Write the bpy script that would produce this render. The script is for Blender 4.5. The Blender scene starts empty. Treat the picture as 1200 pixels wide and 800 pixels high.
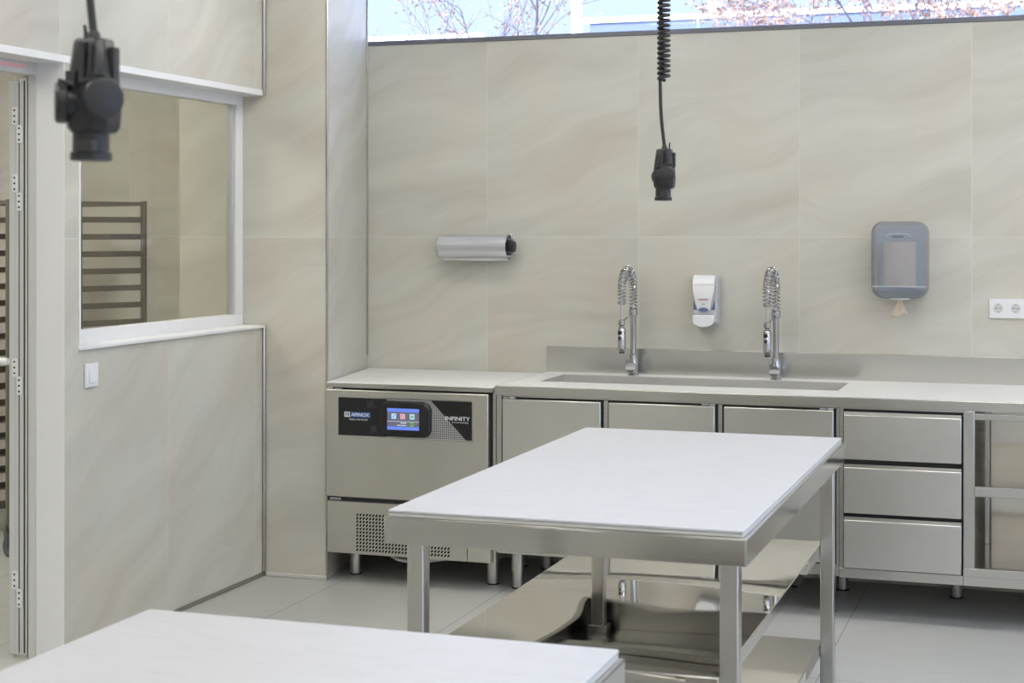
import bpy, bmesh, math, random
from mathutils import Vector, Matrix, noise
random.seed(7)
PI = math.pi
C = bpy.context.scene.collection
scene = bpy.context.scene

# ------------------------------------------------------------------ camera, world, sun, lamps, exposure
cam_d = bpy.data.cameras.new('camera'); cam = bpy.data.objects.new('camera', cam_d); C.objects.link(cam)
cam.location = (0, 0, 1.65); cam.rotation_euler = (PI/2, 0, 0.3275)
cam_d.sensor_width = 36; cam_d.lens = 1890/1200*36
cam_d.shift_y = -(400-269.5)/1200; cam_d.clip_start = .05; cam_d.clip_end = 200
cam_d.dof.use_dof = True; cam_d.dof.focus_distance = 7.0; cam_d.dof.aperture_fstop = 8.0
scene.camera = cam
scene.view_settings.view_transform = 'Standard'; scene.view_settings.look = 'None'
scene.view_settings.gamma = 1.0; scene.view_settings.use_curve_mapping = False
scene.view_settings.exposure = 0.12
LAMP = 8.3            # emission of the ceiling panels
LAMP_OTHER = 18.0
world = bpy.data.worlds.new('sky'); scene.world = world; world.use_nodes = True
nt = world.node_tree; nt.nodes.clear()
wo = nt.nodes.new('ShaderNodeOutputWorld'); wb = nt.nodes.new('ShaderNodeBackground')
tc = nt.nodes.new('ShaderNodeTexCoord'); sx = nt.nodes.new('ShaderNodeSeparateXYZ')
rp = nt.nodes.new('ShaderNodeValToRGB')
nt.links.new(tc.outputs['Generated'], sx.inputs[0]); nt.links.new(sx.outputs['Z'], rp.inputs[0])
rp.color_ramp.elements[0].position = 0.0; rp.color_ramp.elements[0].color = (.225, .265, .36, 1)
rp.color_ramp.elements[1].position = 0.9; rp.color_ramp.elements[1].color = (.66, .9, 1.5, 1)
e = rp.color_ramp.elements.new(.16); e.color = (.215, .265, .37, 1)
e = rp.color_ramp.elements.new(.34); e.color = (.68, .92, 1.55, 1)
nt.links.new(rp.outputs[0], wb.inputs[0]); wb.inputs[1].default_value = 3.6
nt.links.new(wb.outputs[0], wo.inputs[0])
sun_d = bpy.data.lights.new('sun', 'SUN'); sun_d.energy = 11.0; sun_d.angle = .02; sun_d.color = (1, .95, .88)
sun = bpy.data.objects.new('sun', sun_d); C.objects.link(sun)
sun.rotation_euler = (math.radians(52), 0, math.radians(-20))     # from behind the camera, onto the houses outside

# ------------------------------------------------------------------ node helpers
def newmat(name):
    m = bpy.data.materials.new(name); m.use_nodes = True
    return m, m.node_tree, m.node_tree.nodes['Principled BSDF']
def N(nt, t, **k):
    n = nt.nodes.new(t)
    for a, b in k.items(): setattr(n, a, b)
    return n
def L(nt, a, b): nt.links.new(a, b)
def mth(nt, op, a, b=None, c=None):
    n = nt.nodes.new('ShaderNodeMath'); n.operation = op
    for i, v in enumerate((a, b, c)):
        if v is None: continue
        if isinstance(v, (int, float)): n.inputs[i].default_value = v
        else: nt.links.new(v, n.inputs[i])
    return n.outputs[0]
def mixc(nt, f, a, b, mode='MIX'):
    n = nt.nodes.new('ShaderNodeMix'); n.data_type = 'RGBA'; n.blend_type = mode
    if isinstance(f, (int, float)): n.inputs[0].default_value = f
    else: nt.links.new(f, n.inputs[0])
    for i, v in ((6, a), (7, b)):
        if isinstance(v, tuple): n.inputs[i].default_value = (*v[:3], 1)
        else: nt.links.new(v, n.inputs[i])
    return n.outputs[2]
def noisefac(nt, vec, scale, detail=3, rough=.5, dist=0, dims='3D', w=None):
    n = nt.nodes.new('ShaderNodeTexNoise'); n.noise_dimensions = dims
    n.inputs['Scale'].default_value = scale; n.inputs['Detail'].default_value = detail
    n.inputs['Roughness'].default_value = rough; n.inputs['Distortion'].default_value = dist
    if vec is not None: nt.links.new(vec, n.inputs['Vector'])
    if w is not None: nt.links.new(w, n.inputs['W'])
    return n.outputs['Fac']

def simple(name, col, rough=.5, metal=0, var=.04, nscale=30, bump=0, **kw):
    m, nt, p = newmat(name)
    t = N(nt, 'ShaderNodeTexCoord')
    f = noisefac(nt, t.outputs['Object'], nscale, 3)
    d = tuple(max(0, c*(1-var)) for c in col); l = tuple(min(1, c*(1+var)) for c in col)
    L(nt, mixc(nt, f, d, l), p.inputs['Base Color'])
    p.inputs['Roughness'].default_value = rough; p.inputs['Metallic'].default_value = metal
    if bump:
        b = N(nt, 'ShaderNodeBump'); b.inputs['Strength'].default_value = bump; b.inputs['Distance'].default_value = .001
        L(nt, f, b.inputs['Height']); L(nt, b.outputs[0], p.inputs['Normal'])
    for k, v in kw.items(): p.inputs[k].default_value = v
    return m

def tile_mat(name, axis, s0, zoff=1.617, per=.788, perz=1.6, rot=12, joint=(.66, .645, .58), rough=.38, zj=True):
    """large sandy stone-look tiles; axis = 0 (runs along X) or 1 (along Y)"""
    m, nt, p = newmat(name)
    t = N(nt, 'ShaderNodeTexCoord'); s = N(nt, 'ShaderNodeSeparateXYZ'); L(nt, t.outputs['Object'], s.inputs[0])
    a = s.outputs[axis]; z = s.outputs[2]
    aa = mth(nt, 'SUBTRACT', a, s0); zz = mth(nt, 'SUBTRACT', z, zoff)
    ia = mth(nt, 'FLOOR', mth(nt, 'DIVIDE', aa, per)); iz = mth(nt, 'FLOOR', mth(nt, 'DIVIDE', zz, perz))
    w = mth(nt, 'ADD', mth(nt, 'MULTIPLY', ia, 3.71), mth(nt, 'MULTIPLY', iz, 7.33))
    cr, sr = math.cos(math.radians(rot)), math.sin(math.radians(rot))
    u = mth(nt, 'ADD', mth(nt, 'MULTIPLY', a, cr), mth(nt, 'MULTIPLY', z, sr))
    v = mth(nt, 'SUBTRACT', mth(nt, 'MULTIPLY', z, cr), mth(nt, 'MULTIPLY', a, sr))
    cb = N(nt, 'ShaderNodeCombineXYZ'); L(nt, u, cb.inputs[0]); L(nt, v, cb.inputs[1])
    # warp
    wn = N(nt, 'ShaderNodeTexNoise', noise_dimensions='4D'); wn.inputs['Scale'].default_value = 1.6; wn.inputs['Detail'].default_value = 1.5
    L(nt, cb.outputs[0], wn.inputs['Vector']); L(nt, w, wn.inputs['W'])
    sub = N(nt, 'ShaderNodeVectorMath', operation='SUBTRACT'); L(nt, wn.outputs['Color'], sub.inputs[0]); sub.inputs[1].default_value = (.5, .5, .5)
    sc = N(nt, 'ShaderNodeVectorMath', operation='MULTIPLY'); L(nt, sub.outputs[0], sc.inputs[0]); sc.inputs[1].default_value = (.5, .55, 0)
    ad = N(nt, 'ShaderNodeVectorMath', operation='ADD'); L(nt, cb.outputs[0], ad.inputs[0]); L(nt, sc.outputs[0], ad.inputs[1])
    st = N(nt, 'ShaderNodeVectorMath', operation='MULTIPLY'); L(nt, ad.outputs[0], st.inputs[0]); st.inputs[1].default_value = (.6, 4.0, 1)
    f1 = noisefac(nt, st.outputs[0], 1.3, 5, .55, .25, '4D', w)
    f2 = noisefac(nt, ad.outputs[0], 1.9, 2, .5, 0, '4D', mth(nt, 'ADD', w, 11.0))
    st3 = N(nt, 'ShaderNodeVectorMath', operation='MULTIPLY'); L(nt, ad.outputs[0], st3.inputs[0]); st3.inputs[1].default_value = (1.0, 15, 1)
    f3 = noisefac(nt, st3.outputs[0], 1.5, 4, .6, 0, '4D', w)
    r = N(nt, 'ShaderNodeValToRGB'); L(nt, f1, r.inputs[0]); cr_ = r.color_ramp
    cr_.elements[0].position = .28; cr_.elements[0].color = (.495, .475, .412, 1)
    cr_.elements[1].position = .74; cr_.elements[1].color = (.632, .622, .555, 1)
    e = cr_.elements.new(.42); e.color = (.545, .530, .466, 1)
    e = cr_.elements.new(.56); e.color = (.586, .580, .515, 1)
    pk = mixc(nt, 1.0, r.outputs[0], (1.01, .968, .945), 'MULTIPLY')
    pf = N(nt, 'ShaderNodeMapRange'); L(nt, f2, pf.inputs[0]); pf.inputs[1].default_value = .45; pf.inputs[2].default_value = .62
    c1 = mixc(nt, pf.outputs[0], r.outputs[0], pk)
    fr = N(nt, 'ShaderNodeMapRange'); L(nt, f3, fr.inputs[0]); fr.inputs[1].default_value = .3; fr.inputs[2].default_value = .7
    fr.inputs[3].default_value = .965; fr.inputs[4].default_value = 1.02
    cc = N(nt, 'ShaderNodeCombineColor'); [L(nt, fr.outputs[0], cc.inputs[i]) for i in range(3)]
    c2 = mixc(nt, 1.0, c1, cc.outputs[0], 'MULTIPLY')
    da = mth(nt, 'PINGPONG', aa, per/2)
    mj = mth(nt, 'LESS_THAN', da, .0012)
    if zj:
        dz = mth(nt, 'PINGPONG', zz, perz/2)
        mj = mth(nt, 'MAXIMUM', mj, mth(nt, 'LESS_THAN', dz, .0014))
    c3 = mixc(nt, mj, c2, joint)
    L(nt, c3, p.inputs['Base Color']); p.inputs['Roughness'].default_value = rough
    b = N(nt, 'ShaderNodeBump'); b.inputs['Strength'].default_value = .3; b.inputs['Distance'].default_value = .0006
    b.invert = True
    L(nt, mj, b.inputs['Height']); L(nt, b.outputs[0], p.inputs['Normal'])
    return m

def steel(name, col=(.60, .585, .55), rough=.3, stretch=(2, 2, 160), wave=0.0, wscale=2.5, bumps=.012, rv=.03, metal=1.0):
    m, nt, p = newmat(name)
    t = N(nt, 'ShaderNodeTexCoord')
    mp = N(nt, 'ShaderNodeMapping'); mp.inputs['Scale'].default_value = stretch
    L(nt, t.outputs['Object'], mp.inputs[0])
    f = noisefac(nt, mp.outputs[0], 3, 3, .6)
    g = noisefac(nt, t.outputs['Object'], 5, 3, .6)
    L(nt, mixc(nt, g, tuple(c*.93 for c in col), tuple(min(1, c*1.05) for c in col)), p.inputs['Base Color'])
    p.inputs['Metallic'].default_value = metal
    r = N(nt, 'ShaderNodeMapRange'); L(nt, f, r.inputs[0]); r.inputs[1].default_value = .3; r.inputs[2].default_value = .7
    r.inputs[3].default_value = max(.02, rough-rv); r.inputs[4].default_value = rough+rv
    L(nt, r.outputs[0], p.inputs['Roughness'])
    b = N(nt, 'ShaderNodeBump'); b.inputs['Strength'].default_value = bumps; b.inputs['Distance'].default_value = .001
    L(nt, f, b.inputs['Height'])
    if wave:
        h = noisefac(nt, t.outputs['Object'], wscale, 0, .4)
        b2 = N(nt, 'ShaderNodeBump'); b2.inputs['Strength'].default_value = 1.0; b2.inputs['Distance'].default_value = wave
        L(nt, h, b2.inputs['Height']); L(nt, b2.outputs[0], b.inputs['Normal'])
    L(nt, b.outputs[0], p.inputs['Normal'])
    return m

def emit(name, col, s):
    m = bpy.data.materials.new(name); m.use_nodes = True; nt = m.node_tree; nt.nodes.clear()
    o = N(nt, 'ShaderNodeOutputMaterial'); em = N(nt, 'ShaderNodeEmission')
    em.inputs[0].default_value = (*col, 1); em.inputs[1].default_value = s
    L(nt, em.outputs[0], o.inputs[0]); return m

def glass(name, tint=(.86, .88, .85), ior=1.5, rough=0.0, alpha=0.0, body=(.5, .5, .5)):
    m = bpy.data.materials.new(name); m.use_nodes = True; nt = m.node_tree; nt.nodes.clear()
    o = N(nt, 'ShaderNodeOutputMaterial'); tr = N(nt, 'ShaderNodeBsdfTransparent'); gl = N(nt, 'ShaderNodeBsdfGlossy')
    tr.inputs[0].default_value = (*tint, 1); gl.inputs['Roughness'].default_value = rough
    ge = N(nt, 'ShaderNodeNewGeometry')
    fr = N(nt, 'ShaderNodeFresnel'); L(nt, mth(nt, 'ADD', ior, mth(nt, 'MULTIPLY', ge.outputs['Backfacing'], 1/ior-ior)), fr.inputs[0])
    mx = N(nt, 'ShaderNodeMixShader'); L(nt, fr.outputs[0], mx.inputs[0])
    src = tr.outputs[0]
    if alpha:
        df = N(nt, 'ShaderNodeBsdfDiffuse'); df.inputs[0].default_value = (*body, 1)
        m2 = N(nt, 'ShaderNodeMixShader'); m2.inputs[0].default_value = alpha
        L(nt, tr.outputs[0], m2.inputs[1]); L(nt, df.outputs[0], m2.inputs[2]); src = m2.outputs[0]
    L(nt, src, mx.inputs[1]); L(nt, gl.outputs[0], mx.inputs[2]); L(nt, mx.outputs[0], o.inputs[0])
    return m

# ------------------------------------------------------------------ materials
M = {}
M['wall_back'] = tile_mat('sandstone_tile_back', 0, -2.748)
M['wall_left'] = tile_mat('sandstone_tile_left', 1, 6.047-.788*3, rot=30)
M['wall_pillar'] = tile_mat('sandstone_tile_pillar', 0, -4.06, rot=22)
M['wall_pillar_side'] = tile_mat('sandstone_tile_pillar_side', 1, 6.0, per=3.0, rot=28)
M['plain_wall'] = simple('painted_wall', (.80, .79, .76), .7)
M['ceiling'] = simple('ceiling_paint', (.82, .82, .80), .8)
M['white_metal'] = simple('white_aluminium', (.78, .785, .785), .35, var=.02)
M['white_grey'] = simple('grey_white_aluminium', (.60, .60, .58), .35, var=.02)
M['alu'] = simple('anodised_aluminium', (.55, .56, .57), .35, .6, var=.03)
M['steel'] = steel('brushed_steel', (.60, .59, .555), .24, wave=.0015, wscale=4)
M['steel_door'] = steel('brushed_steel_door', (.69, .68, .64), .32, (2, 2, 160), wave=.004, wscale=3)
M['steel_chiller'] = steel('brushed_steel_chiller', (.64, .62, .565), .34, (160, 160, 2), wave=.004, wscale=3)
M['steel_leg'] = steel('brushed_steel_leg', (.60, .585, .545), .30, (160, 160, 2))
M['steel_apron'] = steel('brushed_steel_apron', (.60, .585, .55), .14, (2, 2, 160), wave=.0025, wscale=2.2)
M['steel_mirror'] = steel('polished_steel_shelf', (.72, .70, .655), .025, (60, 2, 2), wave=.007, wscale=1.8, bumps=.0, rv=.01)
M['steel_inner'] = steel('glossy_steel_inside', (.60, .565, .51), .12, (2, 2, 160), wave=.003, wscale=3)
M['steel_sink'] = steel('brushed_steel_sink', (.60, .59, .56), .5, (2, 2, 160), metal=.6)
M['chrome'] = steel('chrome', (.50, .50, .51), .06, bumps=0.0, rv=.02)
M['profile'] = steel('satin_corner_profile', (.48, .47, .44), .28, (160, 160, 2))
M['black_rubber'] = simple('black_rubber', (.012, .012, .012), .6)
M['black_plastic'] = simple('black_plastic', (.018, .019, .020), .36, bump=.1)
M['black_matt'] = simple('dark_grey_plastic', (.028, .029, .030), .5)
M['white_plastic'] = simple('white_plastic', (.80, .81, .82), .25, var=.015)
M['grey_plastic'] = simple('grey_plastic', (.56, .58, .60), .35)
M['film_cover'] = simple('silver_film_cover', (.66, .67, .69), .26, .75, var=.02)
M['dark_hole'] = simple('unlit_hole', (.01, .01, .01), .9)
M['paper'] = simple('brown_paper', (.62, .53, .40), .9, var=.12, nscale=60)
M['paper_roll'] = simple('paper_roll', (.88, .74, .60), .9, var=.06)
M['blue_plastic'] = simple('translucent_blue', (.12, .17, .33), .2)
M['red_ink'] = simple('red_ink', (.55, .16, .14), .5)
M['grey_ink'] = simple('grey_ink', (.30, .31, .33), .5)
M['navy_ink'] = simple('navy_ink', (.06, .08, .18), .5)
M['panel_black'] = simple('panel_black', (.010, .010, .011), .28)
M['bezel_black'] = simple('bezel_black', (.012, .012, .013), .22)
M['logo_blue'] = simple('logo_blue', (.02, .12, .38), .35)
M['logo_white'] = simple('logo_white', (.75, .77, .80), .4)
M['snow_grey'] = simple('snowflake_grey', (.20, .20, .21), .5)
M['glass'] = glass('partition_glass', (.95, .95, .92))
M['glass_out'] = glass('window_glass', (.97, .98, .98), 1.2)
M['shell'] = glass('smoked_dispenser_shell', (.78, .80, .84), 1.35, .15, .36, (.34, .38, .44))
M['kerb'] = steel('floor_edge_profile', (.42, .40, .36), .35)
M['rack'] = simple('rack_aluminium', (.17, .155, .12), .5, .3)
M['caster_grey'] = simple('caster_grey', (.10, .12, .13), .5)
M['pink_label'] = simple('pink_label', (.85, .50, .52), .5, var=.2, nscale=80)
M['bark'] = simple('tree_bark', (.13, .11, .14), .9, var=.3)
M['leaf'] = simple('autumn_leaf', (.30, .19, .15), .8, var=.7, nscale=9)
M['building'] = simple('building_white', (.85, .85, .85), .7)
M['balustrade'] = simple('blueish_glass_panel', (.13, .16, .24), .15)
M['ground'] = simple('outside_ground', (.45, .44, .42), .9)
M['sill'] = simple('grey_window_sill', (.16, .165, .19), .45, .3)
M['lamp'] = emit('ceiling_lamp_glow', (1.0, .965, .90), LAMP)
M['lamp_other'] = emit('other_lamp_glow', (1.0, .965, .90), LAMP_OTHER)

# white quartz tops with faint veins
def quartz(name='white_quartz', k=1.0, w=1.0):
    m, nt, p = newmat(name)
    t = N(nt, 'ShaderNodeTexCoord'); mp = N(nt, 'ShaderNodeMapping'); mp.inputs['Scale'].default_value = (1, 4, 1); mp.inputs['Rotation'].default_value = (0, 0, .3)
    L(nt, t.outputs['Object'], mp.inputs[0])
    f = noisefac(nt, mp.outputs[0], 2.2, 6, .6, .8)
    r = N(nt, 'ShaderNodeValToRGB'); L(nt, f, r.inputs[0])
    r.color_ramp.elements[0].position = .47; r.color_ramp.elements[0].color = (.575*k, .575*k, .586*k*w, 1)
    r.color_ramp.elements[1].position = .53; r.color_ramp.elements[1].color = (.575*k, .575*k, .586*k*w, 1)
    e = r.color_ramp.elements.new(.50); e.color = (.545*k, .545*k, .555*k*w, 1)
    L(nt, r.outputs[0], p.inputs['Base Color']); p.inputs['Roughness'].default_value = .42
    return m
M['quartz'] = quartz(); M['quartz_counter'] = quartz('cream_quartz', 1.33, .955)
M['board_edge'] = simple('cream_board', (.62, .61, .56), .5)
# floor
def floor_mat():
    m, nt, p = newmat('grey_floor_tile')
    t = N(nt, 'ShaderNodeTexCoord'); s = N(nt, 'ShaderNodeSeparateXYZ'); L(nt, t.outputs['Object'], s.inputs[0])
    a = mth(nt, 'SUBTRACT', s.outputs[0], -.845); b = mth(nt, 'SUBTRACT', s.outputs[1], 5.98)
    da = mth(nt, 'PINGPONG', a, .785/2); db = mth(nt, 'PINGPONG', b, 1.57/2)
    mj = mth(nt, 'MAXIMUM', mth(nt, 'LESS_THAN', da, .0016), mth(nt, 'LESS_THAN', db, .0014))
    mp = N(nt, 'ShaderNodeMapping'); mp.inputs['Scale'].default_value = (1, 2.5, 1); L(nt, t.outputs['Object'], mp.inputs[0])
    f = noisefac(nt, mp.outputs[0], 4, 5, .6, .4)
    c = mixc(nt, f, (.42, .42, .39), (.49, .49, .46))
    L(nt, mixc(nt, mj, c, (.12, .115, .10)), p.inputs['Base Color']); p.inputs['Roughness'].default_value = .42
    return m
M['floor'] = floor_mat()
def carbon():
    m, nt, p = newmat('chequered_carbon')
    t = N(nt, 'ShaderNodeTexCoord'); mp = N(nt, 'ShaderNodeMapping'); mp.inputs['Rotation'].default_value = (0, PI/4, 0)
    L(nt, t.outputs['Object'], mp.inputs[0])
    c = N(nt, 'ShaderNodeTexChecker'); L(nt, mp.outputs[0], c.inputs[0]); c.inputs['Scale'].default_value = 190
    c.inputs[1].default_value = (.50, .50, .50, 1); c.inputs[2].default_value = (.02, .02, .022, 1)
    L(nt, c.outputs[0], p.inputs['Base Color']); p.inputs['Roughness'].default_value = .4
    return m
M['carbon'] = carbon()

# ------------------------------------------------------------------ mesh helpers
def box(bm, x0, x1, y0, y1, z0, z1):
    v = [bm.verts.new((x, y, z)) for z in (z0, z1) for y in (y0, y1) for x in (x0, x1)]
    for f in ((0,2,3,1),(4,5,7,6),(0,1,5,4),(2,6,7,3),(0,4,6,2),(1,3,7,5)):
        bm.faces.new([v[i] for i in f])
def ring_frame(d):
    d = d.normalized(); u = d.cross(Vector((0, 0, 1)))
    if u.length < 1e-3: u = d.cross(Vector((1, 0, 0)))
    u.normalize(); return u, d.cross(u).normalized()
def cyl(bm, p0, p1, r0, r1=None, seg=24, caps=True):
    r1 = r0 if r1 is None else r1
    p0, p1 = Vector(p0), Vector(p1); u, w = ring_frame(p1-p0)
    A = [bm.verts.new(p0+(u*math.cos(2*PI*i/seg)+w*math.sin(2*PI*i/seg))*r0) for i in range(seg)]
    B = [bm.verts.new(p1+(u*math.cos(2*PI*i/seg)+w*math.sin(2*PI*i/seg))*r1) for i in range(seg)]
    for i in range(seg): bm.faces.new((A[i], A[(i+1)%seg], B[(i+1)%seg], B[i]))
    if caps: bm.faces.new(A[::-1]); bm.faces.new(B)
def lathe(bm, p0, axis, prof, seg=28):
    """prof: (distance along axis, radius)"""
    p0 = Vector(p0); axis = Vector(axis).normalized(); u, w = ring_frame(axis); prev = None
    for t, r in prof:
        R = [bm.verts.new(p0+axis*t+(u*math.cos(2*PI*i/seg)+w*math.sin(2*PI*i/seg))*max(r, 1e-4)) for i in range(seg)]
        if prev: [bm.faces.new((prev[i], prev[(i+1)%seg], R[(i+1)%seg], R[i])) for i in range(seg)]
        else: bm.faces.new(R[::-1])
        prev = R
    bm.faces.new(prev)
def tube(bm, pts, r, seg=10, caps=True):
    pts = [Vector(p) for p in pts]; prev = None; u = None
    for i, p in enumerate(pts):
        d = (pts[min(i+1, len(pts)-1)]-pts[max(i-1, 0)]).normalized()
        if u is None: u, w = ring_frame(d)
        else:
            u = (u-d*u.dot(d)).normalized(); w = d.cross(u).normalized()
        rr = r[i] if isinstance(r, (list, tuple)) else r
        R = [bm.verts.new(p+(u*math.cos(2*PI*k/seg)+w*math.sin(2*PI*k/seg))*rr) for k in range(seg)]
        if prev: [bm.faces.new((prev[k], prev[(k+1)%seg], R[(k+1)%seg], R[k])) for k in range(seg)]
        elif caps: bm.faces.new(R[::-1])
        prev = R
    if caps: bm.faces.new(prev)
def extrude_poly(bm, pts, vec):
    """closed polygon of 3D points pushed along vec"""
    vec = Vector(vec); A = [bm.verts.new(Vector(p)) for p in pts]; B = [bm.verts.new(Vector(p)+vec) for p in pts]
    n = len(pts); bm.faces.new(A[::-1]); bm.faces.new(B)
    for i in range(n): bm.faces.new((A[i], A[(i+1)%n], B[(i+1)%n], B[i]))
def rrect(x0, x1, z0, z1, r, n=6):
    P = []
    for cx, cz, a in ((x1-r, z0+r, -90), (x1-r, z1-r, 0), (x0+r, z1-r, 90), (x0+r, z0+r, 180)):
        for i in range(n+1):
            t = math.radians(a+90*i/n); P.append((cx+r*math.cos(t), cz+r*math.sin(t)))
    return P
def helix(path, R, turns, per=14):
    """points of a coil of radius R wound around a path of points"""
    path = [Vector(p) for p in path]; seg = [0]
    for a, b in zip(path, path[1:]): seg.append(seg[-1]+(b-a).length)
    T = seg[-1]; n = int(turns*per); out = []; u = None; j = 0
    for i in range(n+1):
        s = T*i/n
        while j < len(seg)-2 and seg[j+1] < s: j += 1
        f = (s-seg[j])/max(1e-9, seg[j+1]-seg[j]); p = path[j].lerp(path[j+1], f)
        a = path[max(j-1, 0)+0]; d = (path[min(j+2, len(path)-1)]-path[max(j-1, 0)]).normalized()
        if u is None: u, w = ring_frame(d)
        else: u = (u-d*u.dot(d)).normalized(); w = d.cross(u).normalized()
        t = 2*PI*turns*i/n; out.append(p+(u*math.cos(t)+w*math.sin(t))*R)
    return out
def rootloc(o):
    v = Vector((0, 0, 0))
    while o is not None: v += o.location; o = o.parent
    return v
def obj(name, bm, mat, parent=None, bevel=0, bseg=2, angle=32):
    bmesh.ops.recalc_face_normals(bm, faces=bm.faces[:])
    if parent is not None: bmesh.ops.translate(bm, vec=-rootloc(parent), verts=bm.verts[:])
    me = bpy.data.meshes.new(name); bm.to_mesh(me); bm.free()
    o = bpy.data.objects.new(name, me); C.objects.link(o)
    if parent is not None: o.parent = parent
    me.materials.append(M[mat] if isinstance(mat, str) else mat)
    me.shade_smooth(); me.set_sharp_from_angle(angle=math.radians(angle))
    if bevel:
        b = o.modifiers.new('bevel', 'BEVEL'); b.width = bevel; b.segments = bseg; b.limit_method = 'ANGLE'; b.angle_limit = math.radians(40)
    return o
def boxobj(name, b, mat, parent=None, bevel=0, **k):
    bm = bmesh.new()
    for q in (b if isinstance(b[0], (tuple, list)) else [b]): box(bm, *q)
    return obj(name, bm, mat, parent, bevel, **k)
def thing(name, label, cat, loc=(0, 0, 0), group=None):
    o = bpy.data.objects.new(name, None); C.objects.link(o); o.location = loc; o.empty_display_size = .1
    o['label'] = label; o['category'] = cat
    if group: o['group'] = group
    return o
def tag(o, label, cat, group=None):
    o['label'] = label; o['category'] = cat
    if group: o['group'] = group
    return o
def struct(o, label=None):
    o['kind'] = 'structure'
    if label: o['label'] = label
    return o
def dup(root, loc, label, rotz=0):
    r = root.copy(); C.objects.link(r); r.location = loc; r.rotation_euler = (0, 0, rotz); r['label'] = label
    for ch in list(root.children):
        c = ch.copy(); C.objects.link(c); c.parent = r
        for g in list(ch.children):
            d = g.copy(); C.objects.link(d); d.parent = c
    return r
def text_bm(txt, size, width=None, shear=0, bold=.0, extrude=.0004):
    cu = bpy.data.curves.new('lettering', 'FONT'); cu.body = txt; cu.size = size; cu.extrude = extrude; cu.offset = bold; cu.shear = shear
    cu.align_x = 'CENTER'; cu.align_y = 'CENTER'
    o = bpy.data.objects.new('lettering', cu); C.objects.link(o)
    bpy.context.view_layer.update()
    me = o.evaluated_get(bpy.context.evaluated_depsgraph_get()).to_mesh()
    bm = bmesh.new(); bm.from_mesh(me); o.to_mesh_clear(); bpy.data.objects.remove(o); bpy.data.curves.remove(cu)
    if width:
        xs = [v.co.x for v in bm.verts]; k = width/(max(xs)-min(xs))
        bmesh.ops.scale(bm, vec=(k, 1, 1), verts=bm.verts[:])
    # centre, stand upright facing -Y
    xs = [v.co.x for v in bm.verts]; ys = [v.co.y for v in bm.verts]
    bmesh.ops.translate(bm, vec=(-(max(xs)+min(xs))/2, -(max(ys)+min(ys))/2, 0), verts=bm.verts[:])
    bmesh.ops.rotate(bm, cent=(0, 0, 0), matrix=Matrix.Rotation(PI/2, 3, 'X'), verts=bm.verts[:])
    return bm
def put(bm, x, y, z): bmesh.ops.translate(bm, vec=(x, y, z), verts=bm.verts[:]); return bm

# ------------------------------------------------------------------ room shell
YB = 7.70; XL = -3.605; XR = 3.6; YF = -3.2; ZC = 3.25; YP = 6.92; ZW = 2.605
struct(boxobj('floor', (-7.2, XR+.2, YF-.2, 8.4, -.12, 0), 'floor'))
struct(boxobj('ceiling', [(-7.2, XR+.2, YF-.2, 8.0, ZC, ZC+.25), (-7.2, -3.88, 8.0, 8.4, ZC, ZC+.25)], 'ceiling'))
struct(boxobj('wall_back', [(-3.90, XR, YB, YB+.28, 0, ZW), (-3.90, -3.75, YB, YB+.28, ZW, ZC)], 'wall_back'))
struct(boxobj('wall_next_room', [(-7.0, -4.05, 8.15, 8.35, 0, ZC), (-4.058, -4.048, YP+.003, 8.15, 0, ZC)], 'wall_back'))
struct(boxobj('wall_right', [(XR, XR+.2, YF, YB+.28, 0, 1.15), (XR, XR+.2, YF, YB+.28, 2.95, ZC), (XR, XR+.2, YF, -1.5, 1.15, 2.95), (XR, XR+.2, 6.6, YB+.28, 1.15, 2.95)], 'plain_wall'))
w3 = struct(thing('fill_window_3', 'wide unseen window added in the right wall for fill daylight', 'window', (XR+.1, 2.5, 1.15))); del w3['category']  # added out of view, brightens the walls with bluish daylight
boxobj('window_frame', [(XR+.06, XR+.12, -1.5, 6.6, 1.15, 1.21), (XR+.06, XR+.12, -1.5, 6.6, 2.89, 2.95)]+[(XR+.06, XR+.12, y-.03, y+.03, 1.21, 2.89) for y in (-1.47, .53, 2.55, 4.57, 6.57)], 'white_metal', w3, .003)
struct(boxobj('wall_front', (-7.2, XR+.2, YF-.2, YF, 0, ZC), 'plain_wall'))
struct(boxobj('wall_far_left', (-7.2, -7.0, YF, 8.35, 0, ZC), 'plain_wall'))
# pillar: front face flush, right side splayed
bm = bmesh.new(); extrude_poly(bm, [(-4.060, YP, 0), (-3.273, YP, 0), (-3.273, YP+.002, 0), (-3.273, YP+.0021, 0), (-4.060, YP+.0021, 0)], (0, 0, ZC))
struct(obj('wall_pillar', bm, 'wall_pillar'))
bm = bmesh.new(); extrude_poly(bm, [(-3.88, YP+.0021, 0), (-3.273, YP+.0021, 0), (-3.413, YB, 0), (-3.88, YB, 0)], (0, 0, ZC))
struct(obj('wall_pillar_side', bm, 'wall_pillar_side'))
# partition wall on the left
Y1, Y2 = 5.287, 5.383; DX = .215; YD0 = 3.75
struct(boxobj('wall_left', [(XL-DX, XL, Y2, YP, 0, 1.183), (XL-DX, XL, Y1, Y2, 0, 2.30),
        (XL-DX, XL, YF, YP, 2.318, ZC), (XL-DX, XL, YF, YD0, 0, 2.318)], 'wall_left'))
struct(boxobj('trim_1', (XL-.12, XL+.004, YD0, YP, 2.290, 2.318), 'white_metal', bevel=.002))      # soffit lining
struct(boxobj('trim_2', (XL-.12, XL+.012, Y2-.004, YP-.012, 1.183, 1.197), 'white_metal', bevel=.003))  # sill
struct(boxobj('trim_3', (XL-.118, XL+.0035, Y2, Y2+.012, 1.183, 2.292), 'white_metal', bevel=.002))   # jamb lining
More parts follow.
